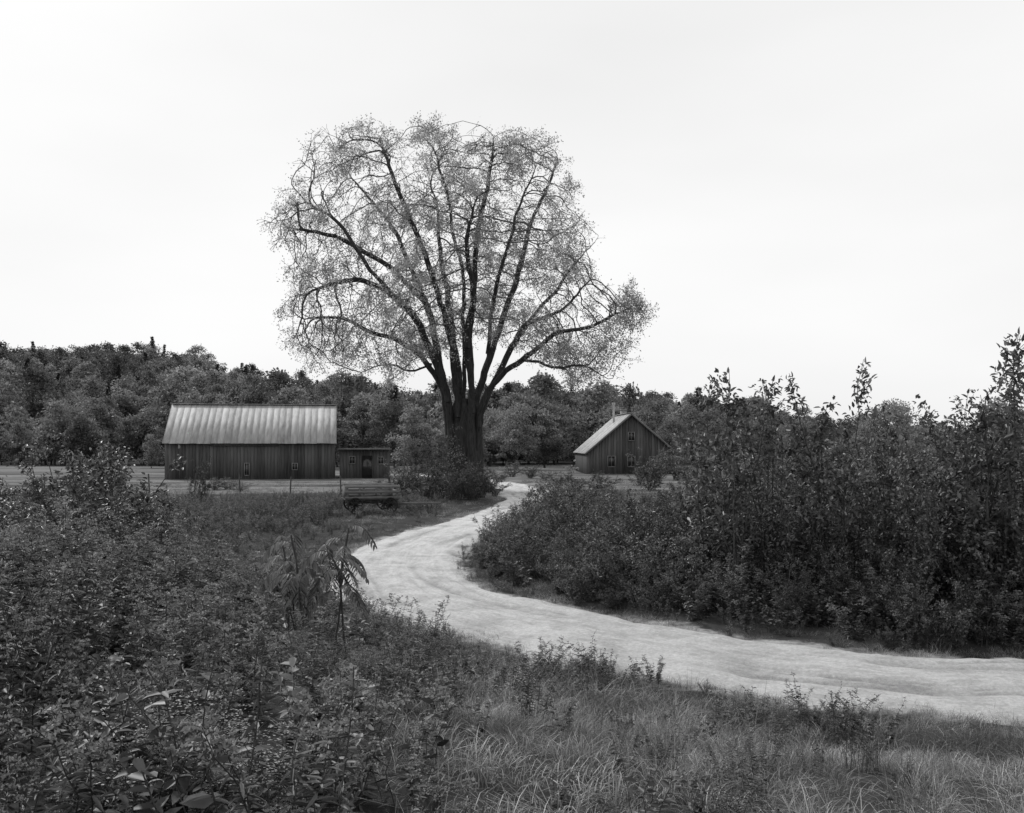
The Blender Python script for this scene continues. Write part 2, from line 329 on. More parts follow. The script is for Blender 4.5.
def branchy(H,W,nst,leafL,nl_side,asp=.5,sapling=False,drp=.3):
    mb=MB(); LP=[];LD=[]
    for s in range(nst):
        a=6.28*s/nst+rng.normal(0,.5); out=rng.uniform(.15,1)*W*.5 if not sapling else rng.uniform(.1,.5)*W
        h=H*rng.uniform(.6,1)*(1-.35*(out/(W*.5+1e-6))**2) if not sapling else H*rng.uniform(.68,1)
        if s==0: h=H
        p=path(np.array([.12*math.cos(a),.12*math.sin(a),-.08])*min(1,W),h,np.array([math.cos(a),math.sin(a),0])*out,9,.03*H/2.5)
        r0=.007*H/1.2+.003; rr=np.linspace(r0,.004,10); tubes(mb,p[:-1],p[1:],rr[:-1],rr[1:],5 if H>2 else 4,1)
        nb=int(9*H/2.2*rng.uniform(.8,1.2))+3
        for b in range(nb):
            t=np.array([rng.uniform(.04 if not sapling else .25,.98)]); q,T=interp_path(p,t); q=q[0];T=T[0]
            an=rng.uniform(0,6.28); ln=(.36*W if not sapling else .34*W)*rng.uniform(.4,1)*(1.2-t[0]*(.75 if not sapling else .55))
            d=nrm(np.array([math.cos(an),math.sin(an),rng.uniform(.1,.9)])+T*.5); k=5
            bp=q+np.outer(np.linspace(0,1,k+1),d*ln)+np.cumsum(rng.normal(0,ln*.045,(k+1,3)),0); bp[:,2]-=np.linspace(0,1,k+1)**2*ln*.15; bp[0]=q
            tubes(mb,bp[:-1],bp[1:],.006,.003,3,1)
            m=int(nl_side*rng.uniform(.7,1.3)); tk=rng.uniform(.12,1,m)**.8; P,TT=interp_path(bp,tk)
            P=P+rng.normal(0,leafL*.5,(m,3)); LP.append(P); LD.append(TT*.5+rng.normal(0,.6,(m,3))+np.array([0,0,-.1]))
        m=int(nl_side*(1.3 if not sapling else 1.8)); P,TT=interp_path(p,rng.uniform(.5 if not sapling else .7,1,m)); LP.append(P+rng.normal(0,leafL*.5,(m,3))); LD.append(TT*.6+rng.normal(0,.6,(m,3)))
    P=np.concatenate(LP);D=np.concatenate(LD); n=len(P); L=leafL*rng.uniform(.6,1.25,n)
    leaves(mb,P,D,UP*1.0+rng.normal(0,.55,(n,3)),L,L*asp,0,droop=drp)
    return mb.obj('s',[M_leaf,M_stem],link=False)
def sumac():
    mb=MB()
    for s in range(4):
        a=rng.uniform(0,6.28); h=rng.uniform(.85,1.2); p=path(np.array([rng.normal(0,.12),rng.normal(0,.12),-.05]),h,np.array([math.cos(a),math.sin(a),0])*.2,6,.015)
        tubes(mb,p[:-1],p[1:],.012,.009,5,1)
        for f in range(8):
            tb=np.array([rng.uniform(.6,1)]); q,_=interp_path(p,tb); q=q[0]; an=f*2.4+rng.normal(0,.3); ln=rng.uniform(.30,.46)
            hd=np.array([math.cos(an),math.sin(an),0]); t=np.linspace(0,1,13)[:,None]
            r=q+hd*ln*t*.85+UP*ln*(.6*t-.95*t*t); tubes(mb,r[:-1],r[1:],.004,.002,3,1)
            sd=np.array([-hd[1],hd[0],0]); 
            for sg in(-1,1):
                P=r[2:]; n=len(P); T=nrm(np.gradient(r,axis=0))[2:]
                D=sd*sg+T*.45-UP*.5+rng.normal(0,.06,(n,3)); prof=np.sin(np.linspace(.5,2.7,n))
                leaves(mb,P,D,UP+rng.normal(0,.1,(n,3)),.11*prof+.02,.027,0,v=np.clip(rng.normal(.6,.25,n),0,1),droop=.15)
    return mb.obj('sumac',[M_sumac,M_stem],link=False)
def forest_tree(H,Wd,nl,lsz,mat,lobes=26,low=.1):
    mb=MB(); p=path(np.array([0,0,-.3]),H*.75,np.array([.3,.2,0]),6,.1); rr=np.linspace(H*.02,.04,7); tubes(mb,p[:-1],p[1:],rr[:-1],rr[1:],6,1,.1)
    C=[]
    for k in range(lobes):
        z=rng.uniform(low,.93); prof=max(.12,math.sin(min(1,(z-low+.14)/(1.1-low))**.85*math.pi))**.6; a=rng.uniform(0,6.28); r=Wd*.5*prof*rng.uniform(.2,.95)
        c=np.array([r*math.cos(a),r*math.sin(a),z*H]); C.append(c)
        b,_=interp_path(p,np.array([min(.95,max(.2,z*.8))])); tubes(mb,b,[c],.05,.02,3,1,.1)
    C=np.array(C); R=rng.uniform(.08,.21,lobes)*Wd
    k=rng.integers(0,lobes,nl); dr=nrm(rng.normal(0,1,(nl,3))); rad=rng.uniform(.25,1.2,nl)**.5
    dr[:,2]=np.where(dr[:,2]<-.3,-dr[:,2]*.5,dr[:,2])
    P=C[k]+dr*(R[k]*rad)[:,None]*np.array([1,1,.85])
    D=dr+rng.normal(0,.7,(nl,3)); N=dr*.6+UP*.4+rng.normal(0,.6,(nl,3))
    v=np.clip(rng.beta(1.6,2.5,nl)+ (rng.uniform(-.15,.15,lobes))[k],0,1)
    L=lsz*rng.uniform(.6,1.3,nl); leaves(mb,P,D,N,L,L*.75,0,v=v,simple=True)
    return mb.obj('t',[mat,M_bark],link=False)
def conifer(H,W):
    mb=MB(); tubes(mb,[[0,0,-.3]],[[0,0,H]],H*.018,.02,6,1,.1)
    P=[];D=[]
    for z in np.arange(.12,.99,.04):
        r=W*.5*(1-z)**.85+.1
        for b in range(9):
            a=rng.uniform(0,6.28); ln=r*rng.uniform(.7,1.1); k=max(3,int(ln*6)); t=np.linspace(.15,1,k)
            d=np.array([math.cos(a),math.sin(a),0]); q=np.array([0,0,z*H])+np.outer(t*ln,d)-np.outer(t**1.2*ln*.3,UP)
            for _ in range(3): P.append(q+rng.normal(0,.08,q.shape)); D.append(d+rng.normal(0,.55,q.shape))
    P=np.concatenate(P);D=np.concatenate(D); leaves(mb,P,D,UP+rng.normal(0,.4,P.shape),.42,.2,0,simple=True)
    return mb.obj('c',[M_conif,M_bark],link=False)
def tuft(n,R,h0,h1,w,lean): 
    mb=MB(); blades(mb,n,R,h0,h1,w,lean); return mb.obj('g',[M_grass],link=False)
C_grass=protocol('proto_grass',[tuft(100,.18,.08,.24,.004,.8),tuft(90,.2,.10,.28,.004,1.0),tuft(80,.17,.08,.22,.005,1.2),tuft(40,.12,.3,.5,.003,.3)])
C_weed=protocol('proto_weed',[weed('rod',6,1.0),weed('rod',8,.9,.2),weed('rod',5,1.1),weed('broad',5,.8),weed('broad',7,.7,.2),weed('aster',6,.8),
    weed('rod',7,.7,.22),weed('broad',4,1.0)])
C_shrub=protocol('proto_shrub',[branchy(2.4,2.0,9,.075,22),branchy(2.2,2.2,10,.07,22),branchy(2.6,1.7,8,.085,19),branchy(2.0,2.0,10,.06,26,asp=.4),
    branchy(2.5,1.9,8,.10,14,asp=.55),branchy(2.3,1.5,7,.08,18,asp=.3)])
C_aster=protocol('proto_aster',[weed('aster',9,.75,.2),weed('aster',7,.6,.25)])
C_forest=protocol('proto_forest',[forest_tree(9,7,2600,.38,M_forest,34),forest_tree(10,6.5,2600,.38,M_forest,34),forest_tree(8,7.5,2600,.36,M_forest,34),forest_tree(11,7,2600,.40,M_forest,38),
    forest_tree(8.5,5,2200,.34,M_forest,28),conifer(11,4.2),conifer(13,4.6)])
def region(n,x0,x1,y0,y1): return rng.uniform(x0,x1,n),rng.uniform(y0,y1,n)
def place(X,Y): return np.stack([X,Y,ground_h(X,Y)],1)
wx,wy=(370-512)/F*42,42.0
sumx,sumy=(312-512)/F*9.4,9.4
def clear_wagon(X,Y): return ~((np.abs(X-wx*Y/wy)<1.7)&(Y>35)&(Y<43.5))
# ---- grass
X1,Y1=region(13500,-16,16,1.8,22)
d,s=road_ds(X1,Y1); e=d-1.5; u=X1/Y1
keep=(e>0)&(np.abs(u)<.75)&(rng.uniform(size=len(X1))<np.where((s>0)&(u>-.1),1,.35)); X1,Y1,e,s,u=X1[keep],Y1[keep],e[keep],s[keep],u[keep]
sc=rng.uniform(.6,1.25,len(X1))*(.45+.55*ss(e,0,1.8))*(1+.4*vn(X1*.9,Y1*.9,15,2))*np.interp(Y1,[3,8],[.8,1.1]); pid=rng.choice([0,1,2,3],len(X1),p=[.35,.32,.31,.02])
X2,Y2=region(5000,-30,14,20,75); d2,s2=road_ds(X2,Y2); k2=(d2>1.6)&((d2<8)|(rng.uniform(size=len(X2))<.5)); X2,Y2,d2=X2[k2],Y2[k2],d2[k2]
sc2=rng.uniform(.7,1.4,len(X2))*(.5+.5*ss(d2-1.6,0,1.5)); 
X3,Y3=region(24000,-6,14,10,60); d3,s3_=road_ds(X3,Y3); q3=vn(X3*.9,Y3*.9,18,3); k3=(d3>1.25-.45*q3)&(d3<1.95)&(rng.uniform(size=len(X3))<.4+.6*(q3>0))
X=np.r_[X1,X2,X3[k3]];Y=np.r_[Y1,Y2,Y3[k3]]; sc=np.r_[sc,sc2,rng.uniform(.3,.95,k3.sum())*(1+.4*q3[k3])]; pid=np.r_[pid,rng.integers(0,3,len(X2)+k3.sum())]
scatter('grass',C_grass,place(X,Y),rots(len(X)),s3(np.maximum(sc,.15)),pid)
# ---- weeds
WX=[];WY=[];WS=[];WP=[]
pw_=[.21,.18,.16,.13,.12,.01,.11,.08]; pb_=[.12,.1,.08,.25,.25,.02,.12,.06]
X,Y=region(6500,-14,9,2.2,20); d,s=road_ds(X,Y); e=d-1.6; u=X/Y
pr=np.where(u<-.12,1.0,np.clip(1-(u+.12)/.3,.30,1)); k=(s>0)&(e>.2)&(rng.uniform(size=len(X))<pr*.52)&(np.hypot(X,Y)>3.2)&(np.abs(u)<.72)
X,Y,e,u=X[k],Y[k],e[k],u[k]
hs=np.interp(u,[-.5,-.3,-.18,-.08,.1,.5],[.98,.88,.8,.62,.45,.34])*rng.uniform(.5,1.2,len(X))*(.45+.55*ss(e,.2,3))*(1+.35*vn(X*.5,Y*.5,77,2))
near=(np.abs(X-sumx*Y/sumy)<.6)&(Y>6)&(Y<10.4); hs=np.where(near,np.minimum(hs,.42),hs)
WX.append(X);WY.append(Y);WS.append(hs);WP.append(np.where(u>-.05,rng.choice(8,len(X),p=pb_),rng.choice(8,len(X),p=pw_)))
X,Y=region(5000,-4,7,9,19); d,s=road_ds(X,Y); k=(s>0)&(d>1.6)&(d<3.2)&(vn(X*1.1,Y*1.1,52,2)>.15); X,Y,d=X[k],Y[k],d[k]; k=rng.uniform(size=len(X))<.4; X,Y,d=X[k],Y[k],d[k]
WX.append(X);WY.append(Y);WS.append(rng.uniform(.2,.7,len(X)));WP.append(rng.choice(8,len(X),p=pb_))
X,Y=region(4300,-34,-3,19,54); d,s=road_ds(X,Y); k=(s>0)&(d>2.0)&clear_wagon(X,Y); X,Y,d=X[k],Y[k],d[k]
WX.append(X);WY.append(Y);WS.append(rng.uniform(.5,1.0,len(X))*np.interp(Y,[19,30,42,54],[.9,.9,.8,.55])*(.4+.6*ss(d,2,5))*(1+.4*vn(X*.3,Y*.3,78,2)));WP.append(rng.choice(8,len(X),p=pw_))
X=rng.uniform(wx-1.7,wx+1.6,70);Y=rng.uniform(38.5,41,70); WX.append(X);WY.append(Y);WS.append(rng.uniform(.25,.5,70));WP.append(rng.choice(8,70,p=pw_))
X,Y=region(6500,-4,26,11.5,48); d,s=road_ds(X,Y); k=(s<0)&(d>1.55+.3*vn(X,Y,23,2))&(d<4.4); X,Y,d=X[k],Y[k],d[k]
WX.append(X);WY.append(Y);WS.append(rng.uniform(.5,1.2,len(X))*(.35+.65*ss(d,1.6,2.6)));WP.append(rng.choice(8,len(X),p=pw_))
X=np.concatenate(WX);Y=np.concatenate(WY);sc=np.concatenate(WS);pid=np.concatenate(WP)
scatter('roadside_weeds',C_weed,place(X,Y),rots(len(X)),s3(np.maximum(sc,.12)),pid)
X=np.r_[rng.normal(-1.42,.16,9),rng.normal(-1.05,.12,5)];Y=np.r_[rng.normal(4.05,.18,9),rng.normal(3.75,.12,5)]
scatter('white_aster_flowers',C_aster,place(X,Y),rots(len(X)),s3(rng.uniform(.45,.65,len(X))),rng.integers(0,2,len(X)))
# ---- right thicket
px=[430,450,480,520,560,600,650,690,740,800,860,900,950,1024,1300]; py=[600,588,565,542,516,500,492,476,452,460,478,468,440,425,420]
X,Y=region(2600,-3,30,13.5,44); d,s=road_ds(X,Y); k=(s<0)&(d>2.2)&(X/Y<.75); X,Y,d=X[k],Y[k],d[k]
U=512+1000*X/Y; top=np.interp(U,px,py); g=ground_h(X,Y); H=CAMZ+(HZ-top)/F*Y-g
cl=vn(X*.55,Y*.55,9,2)
H=np.minimum(H*rng.uniform(.6,1.08,len(H))*(1+.42*cl),.8+.75*(d-1.9)+rng.uniform(0,.6,len(H))); H=np.minimum(H,3.7)
k=(H>.45)&(rng.uniform(size=len(H))<.32); X,Y,H=X[k],Y[k],H[k]
Xf,Yf=region(3500,-3,16,13,34); d,s=road_ds(Xf,Yf); k=(s<0)&(d>2.0)&(d<4.2)&(rng.uniform(size=len(Xf))<.3)&(Xf/Yf<.7); Xf,Yf,d=Xf[k],Yf[k],d[k]; Hf=(rng.uniform(.35,.9,len(Xf))+.45*(d-2))*(1+.4*vn(Xf*.9,Yf*.9,12,2))
X=np.r_[X,Xf];Y=np.r_[Y,Yf];H=np.maximum(np.r_[H,Hf],.3)
sc=s3(H/2.35,.2); sc[:,:2]=np.maximum(sc[:,:2],.35)
scatter('shrub_thicket',C_shrub,place(X,Y),rots(len(X),.14),sc,rng.integers(0,6,len(X)))
sap=[branchy(4.6,2.1,4,.12,14,sapling=True,asp=.5),branchy(4.2,2.0,4,.125,13,sapling=True,asp=.42),branchy(5.0,2.3,5,.11,15,sapling=True)]
for (x,ytop,Yd,i) in [(714,374,18,0),(736,368,17,1),(766,376,17.5,2),(800,404,17,0),(836,362,17,1),(862,420,18,2),(950,402,16.5,0),(978,388,15.8,2),(1004,328,15.5,1),(1045,350,16,2),(885,444,16,1),(1075,380,15,0),(920,438,15.5,2)]:
    Xd=(x-512)/F*Yd; g=gh(Xd,Yd); Hh=CAMZ+(HZ-ytop)/F*Yd-g
    o=bpy.data.objects.new('sapling_tree',sap[i].data); S.collection.objects.link(o); k=Hh/(4.6,4.2,5.0)[i]
    o.location=(Xd,Yd,g); o.scale=(k*.92,k*.92,k); o.rotation_euler=(0,0,rng.uniform(0,6.28))
for o in sap: bpy.data.objects.remove(o)
bsrc=[o for o in C_shrub.objects]
def bush(x,Yd,h,w,i,name='bush'):
    Xd=(x-512)/F*Yd; g=gh(Xd,Yd)
    o=bpy.data.objects.new(name,bsrc[i%6].data); S.collection.objects.link(o); o.location=(Xd,Yd,g); o.scale=(w/2.0,w/2.0,h/2.3); o.rotation_euler=(0,0,rng.uniform(0,6.28))
for a in [(40,22,2.2,2.6,0),(66,21,2.6,2.8,1),(92,22,2.8,2.8,3),(118,23,2.7,2.8,4),(138,24,2.3,2.4,3),(80,20,2.3,2.6,3),(55,20,2.1,2.4,1),(155,25,1.6,2.0,0),(12,23,1.9,2.4,2),(-20,24,2.0,2.6,3),(-60,25,2.2,2.6,1),(105,20,2.1,2.4,0),(80,24,3.0,2.8,4),(125,21,2.0,2.2,1),(60,24,2.7,2.6,2),(98,23,2.9,2.6,2),(110,25,3.0,2.8,0),
          (203,47,2.1,1.4,2),(192,48,1.4,1.2,5),(425,52,2.1,2.4,1),(445,53,2.8,2.8,0),(462,52,2.5,2.4,3),(482,53,1.9,2.2,1),(405,54,1.9,2.2,4),(436,56,3.5,3,2),(495,55,1.3,1.8,0),(470,50,1.5,2,3),(415,58,2.8,2.6,0),(452,50,1.7,2,4),(390,56,1.4,2.4,1),(475,51,2.0,2.2,4),
          (575,60,1.2,2.2,1),(600,58,1.3,2.6,0),(652,60,2.3,2.8,4),(658,70,2.9,3.0,1),(690,62,2.6,3,0),(640,66,1.8,2.4,3),(676,75,3.6,3.2,2),(545,75,1.1,2.2,3),(240,60,.8,2,3),(228,62,.9,2.2,1),(215,61,.8,1.8,0),(560,66,1.0,2,4),(530,80,1.2,2.6,1),(512,84,1.4,3,0),(500,74,1.2,2.2,4)]: bush(*a)
sm=[sumac(),sumac()]
for (x,Yd,k,i) in [(318,9.3,1.14,0),(292,9.8,.98,1)]:
    Xd=(x-512)/F*Yd; g=gh(Xd,Yd); o=bpy.data.objects.new('sumac_shrub',sm[i].data); S.collection.objects.link(o); o.location=(Xd,Yd,g); o.scale=(k*.8,k*.8,k*1.02); o.rotation_euler=(0,0,rng.uniform(0,6.28))
for o in sm: bpy.data.objects.remove(o)
# ---- forest
X,Y=region(6000,-290,270,126,365); k=(np.abs(X/Y)<.75); X,Y=X[k],Y[k]
pid=rng.choice(7,len(X),p=[.2,.2,.18,.19,.19,.025,.015]); sc=rng.uniform(.4,1.3,len(X)); sc*=np.interp(Y,[126,150],[.75,1])
sc=np.where(pid>4,np.minimum(sc,1.0),sc)
X2=rng.uniform(-75,90,150);Y2=rng.uniform(108,128,150); k=~((X2>-8)&(X2<20)&(Y2<112)); X2,Y2=X2[k],Y2[k]
X3=rng.uniform(-105,-40,60);Y3=rng.uniform(122,130,60)
X=np.r_[X,X2,X3];Y=np.r_[Y,Y2,Y3];pid=np.r_[pid,rng.integers(0,5,len(X2)+len(X3))];sc=np.r_[sc,rng.uniform(.4,.8,len(X2)+len(X3))]
sc*=np.interp(X/Y,[.05,.2,.3,.5],[1,.85,.62,.48])
k=~((X<-42)&(Y<122)); X,Y,pid,sc=X[k],Y[k],pid[k],sc[k]
scatter('forest',C_forest,place(X,Y),rots(len(X),.05),s3(sc,.25),pid)
cs=[C_forest.objects[5].data,C_forest.objects[6].data]
for (x,Yd,k,i) in [(76,310,.9,0),(152,318,1.15,1),(160,316,.8,0),(205,322,.9,0),(252,320,1.0,1),(262,318,.8,0),(380,300,.9,1),(545,300,.9,0),(430,290,.8,0),(612,290,.75,0),(35,320,.8,1),(842,150,.36,0)]:
    Xd=(x-512)/F*Yd; o=bpy.data.objects.new('conifer_tree',cs[i]); S.collection.objects.link(o); o.location=(Xd,Yd,gh(Xd,Yd)); o.scale=(k,k,k)
tsrc=[forest_tree(9,7.5,8000,.24,M_forest,40,.2),forest_tree(8,6,7000,.22,M_forest,36,.15)]
for (x,Yd,h,i) in [(516,104,6.8,0),(545,112,6.0,1),(415,98,6.5,1),(395,106,7.2,0),(890,62,5.4,0),(905,70,5.6,1),(870,68,4.6,1),(1000,50,5.0,0),(750,80,4.8,1),(800,85,4.8,0),(715,104,5.2,1),(470,110,6.5,0),(360,112,7,1),(672,114,5.6,0)]:
    Xd=(x-512)/F*Yd; o=bpy.data.objects.new('deciduous_tree',tsrc[i].data); S.collection.objects.link(o); k=h/(9,8)[i]; o.location=(Xd,Yd,0); o.scale=(k*1.05,k*1.05,k); o.rotation_euler=(0,0,rng.uniform(0,6.28))
for o in tsrc: bpy.data.objects.remove(o)
# ---------------------------------------------------------------- the great elm
TY=60.0; sc_=.06; bx,by=465,482
def tw(x,y,dy):
    return np.array([(x-bx)*sc_*(1+dy/90),dy,(by-y)*sc_*(1+dy/90)])
limbs=[ [(456,470,-.3),(449,400,-.5),(438,352,-.9),(422,318,-1.6),(402,290,-2.2),(380,272,-2.6),(352,266,-2.9),(318,276,-3.2)],
 [(455,470,.2),(452,400,.4),(442,345,.9),(426,295,1.8),(408,250,2.7),(385,212,3.6),(360,180,4.0),(335,150,4.2)],
 [(462,470,-.4),(457,390,-.6),(450,325,-1.3),(436,270,-2),(420,222,-2.5),(402,180,-3),(385,140,-3.2)],
 [(466,470,.4),(464,380,.5),(460,320,.8),(459,262,1.2),(450,215,1),(444,170,.8),(432,128,.8)],
 [(470,470,-.3),(472,390,-.5),(473,330,-1.2),(478,275,-2.2),(484,225,-3.2),(494,178,-3.8),(500,138,-4)],
 [(472,470,.3),(476,395,.6),(486,345,1.2),(499,300,2.1),(515,258,2.7),(527,215,3.2),(542,178,3.8),(553,145,4)],
 [(474,470,-.3),(480,400,-.5),(497,372,-1),(526,350,-1.8),(555,328,-2.4),(592,320,-3),(636,300,-3.4)],
 [(472,470,.5),(480,395,.9),(502,352,1.8),(524,315,2.6),(550,286,3.2),(568,258,3.5),(590,235,3.6)],
 [(458,470,.4),(449,395,.8),(430,355,1.6),(402,332,2.8),(365,318,3.4),(335,304,3.8),(300,304,4)],
 [(462,470,.9),(460,390,1.8),(450,330,3.4),(443,275,4.6),(436,235,5.6),(434,190,6.4)],
 [(468,470,-.9),(469,390,-1.8),(464,335,-3.2),(470,285,-4.6),(468,235,-5.8),(474,195,-6.4)],
 [(526,350,-1.8),(560,358,-2.2),(585,356,-2.5),(615,372,-2.7)],
 [(430,355,1.6),(405,362,1.3),(385,356,1.1),(352,364,1)],
 [(426,295,1.8),(395,260,.8),(362,240,.4),(335,226,.2),(292,218,0)],
 [(486,345,1.2),(494,290,.4),(508,240,-.2),(518,200,-.4),(534,160,-1)],
 [(402,290,-2.2),(372,252,-2),(348,218,-1.8),(312,190,-1.2)],
 [(524,315,2.6),(560,302,2),(596,270,1.2)] ]
NP=[];PA=[]
def addn(p,par): NP.append(p);PA.append(par);return len(NP)-1
root=addn(tw(465,486,0),-1)
for lb in limbs:
    pts=np.array([tw(*q) for q in lb]); pts2=catmull(pts,10)
    L=np.r_[0,np.cumsum(np.linalg.norm(np.diff(pts2,axis=0),axis=1))]; t=np.arange(0,L[-1],.4)
    q=np.stack([np.interp(t,L,pts2[:,k]) for k in range(3)],1); q+=np.cumsum(rng.normal(0,.04,q.shape),0)
    if lb[0][1]>450: par=root
    else: par=int(np.argmin(np.linalg.norm(np.array(NP)-q[0],axis=1)))
    for p in q: par=addn(p,par)
poly=np.array([(262,210),(285,200),(292,180),(306,172),(302,150),(320,120),(335,132),(352,112),(368,130),(388,118),(402,138),(416,116),(436,114),(452,122),(468,138),(482,120),(500,136),(520,126),(545,128),(560,142),(556,160),(572,175),(578,205),(594,212),(586,245),(598,262),(606,290),(625,282),(652,296),(638,318),(634,345),(612,390),(596,368),(570,372),(556,352),(525,345),(480,320),(440,345),(410,350),(398,372),(370,358),(345,380),(330,352),(312,352),(290,328),(300,312),(278,300),(298,278),(276,262),(284,240)],float)
def inpoly(x,y):
    c=np.zeros(len(x),bool); j=len(poly)-1
    for i in range(len(poly)):
        xi,yi=poly[i];xj,yj=poly[j]
        c^=((yi>y)!=(yj>y))&(x<(xj-xi)*(y-yi)/(yj-yi+1e-12)+xi); j=i
    return c
n=60000; ax=rng.uniform(255,655,n);ay=rng.uniform(105,392,n); k=inpoly(ax,ay); ax,ay=ax[k],ay[k]
hd=8.5*np.sqrt(np.clip(1-((ax-455)/205)**2-((ay-255)/165)**2*.8,0.03,1)); dz=rng.uniform(-1,1,len(ax)); keep=rng.uniform(size=len(ax))<.3+.7*np.abs(dz)**1.2
ad=dz*hd
cl=vn(ax*.055,ay*.055+ad*.5,21,3)+vn(ad*.4+ax*.02,ay*.06,5,2)*.5
keep&=(cl>.04)
kk=1+ad/70
A=np.stack([(ax-bx)*sc_*kk,ad,3+(by-ay-50)*sc_*kk],1)[keep]
A=A[:5000]
alive=np.ones(len(A),bool); step=.34
for it in range(70):
    kd=kdtree.KDTree(len(NP))
    for i,p in enumerate(NP): kd.insert(p,i)
    kd.balance(); acc={}
    for j in np.where(alive)[0]:
        _,i,dd=kd.find(A[j])
        if dd<.5: alive[j]=False; continue
        if dd<3.2:
            v=(A[j]-NP[i])/dd; acc[i]=acc.get(i,np.zeros(3))+v
    if not acc: break
    new=0
    for i,v in acc.items():
        if PA[i]<0 or NP[i][2]<5.2: continue
        l=np.linalg.norm(v)
        if l<1e-3: continue
        pd=NP[i]-NP[PA[i]]; pd=pd/(np.linalg.norm(pd)+1e-9)
        dv=v/l+pd*.8+rng.normal(0,.3,3); dv/=np.linalg.norm(dv)
        addn(NP[i]+dv*step,i); new+=1
    if new==0 or len(NP)>11000: break
n0=len(NP); NPa=np.array(NP);PAa=np.array(PA)
kids=np.bincount(PAa[1:],minlength=n0)
tips=np.where(kids==0)[0]; thin0=np.where((kids==1)&(NPa[:,2]>6)&(rng.uniform(size=n0)<.12))[0]
for i in np.r_[tips,thin0]:
    pd=nrm(NPa[i]-NPa[PAa[i]]); far=rng.uniform()<.2
    for _ in range(4 if kids[i]==0 else 1):
        d0=nrm(pd+rng.normal(0,.7,3)); q=NPa[i]; par=i
        for s in range(5 if far else 3):
            d0=nrm(d0+np.array([0,0,-.12])+rng.normal(0,.25,3)); q=q+d0*.21; par=addn(q,par)
NPa=np.array(NP);PAa=np.array(PA); n=len(NPa); print('elm nodes',n0,n)
R2=np.zeros(n); kids=np.bincount(PAa[1:],minlength=n); tipr=.0085
R2[kids==0]=tipr**2.05
for i in range(n-1,0,-1): R2[PAa[i]]+=R2[i]
R=R2**(1/2.05); R=np.minimum(R,.5)
mb=MB(); idx=np.arange(1,n)
pr=np.minimum(R[PAa[idx]],R[idx]*1.25+.01)
big=R[idx]>.12; mid=(~big)&(R[idx]>.03); sm_=R[idx]<=.03
for msk,ns in((big,10),(mid,5),(sm_,3)):
    k=idx[msk]; a=NPa[PAa[k]]; b=NPa[k]; ok=PAa[k]!=root
    k=k[ok];a=a[ok];b=b[ok]; tubes(mb,a,b+(b-a)*.04,pr[msk][ok],R[k],ns,1,np.interp(R[k],[.01,.05,.12],[.7,.2,.02]))  # bark tone lightens on thin twigs, painting in the light they catch
zs=np.array([-.4,.0,.5,1.1,2,3,4,4.8,5.6]); rs=np.array([1.6,1.4,1.12,.98,.9,.86,.84,.75,.45]); nr=36; an=np.arange(nr)*2*math.pi/nr
V=[]
for z,r in zip(zs,rs):
    fl=1+.12*np.sin(an*4+z*.3)+.07*np.sin(an*9+1+z*.5)+ (.2*np.sin(an*5+.5) if z<.6 else 0)
    V.append(np.stack([r*fl*np.cos(an)*1.08,r*fl*np.sin(an),np.full(nr,z)],1))
V=np.concatenate(V); Fq=[[a*nr+b,a*nr+(b+1)%nr,(a+1)*nr+(b+1)%nr,(a+1)*nr+b] for a in range(len(zs)-1) for b in range(nr)]
mb.add(V,Fq,1,.02)
thin=np.where((R<.016)&(NPa[:,2]>4.5))[0]
wgt=np.clip(.35+vn(NPa[thin,0]*.8,NPa[thin,2]*.8+NPa[thin,1]*.5,31,3),.04,1.4)**1.5
kd=kdtree.KDTree(len(thin))
for i,t_ in enumerate(thin): kd.insert(NPa[t_],i)
kd.balance(); den=np.array([len(kd.find_range(NPa[t_],.45)) for t_ in thin]); wgt/=np.maximum(den,4); wgt/=wgt.sum()
nl=100000; k=rng.choice(thin,nl,p=wgt); P=NPa[k]+rng.normal(0,.15,(nl,3)); D=rng.normal(0,1,(nl,3)); D[:,2]-=.5
L=rng.uniform(.08,.15,nl); leaves(mb,P,D,rng.normal(0,1,(nl,3))+UP*.5,L,L*.6,0,simple=True,v=rng.uniform(0,1,nl))
mb.obj('elm_tree',[M_elm,M_bark],smooth=False,loc=((bx-512)/F*TY,TY,0))
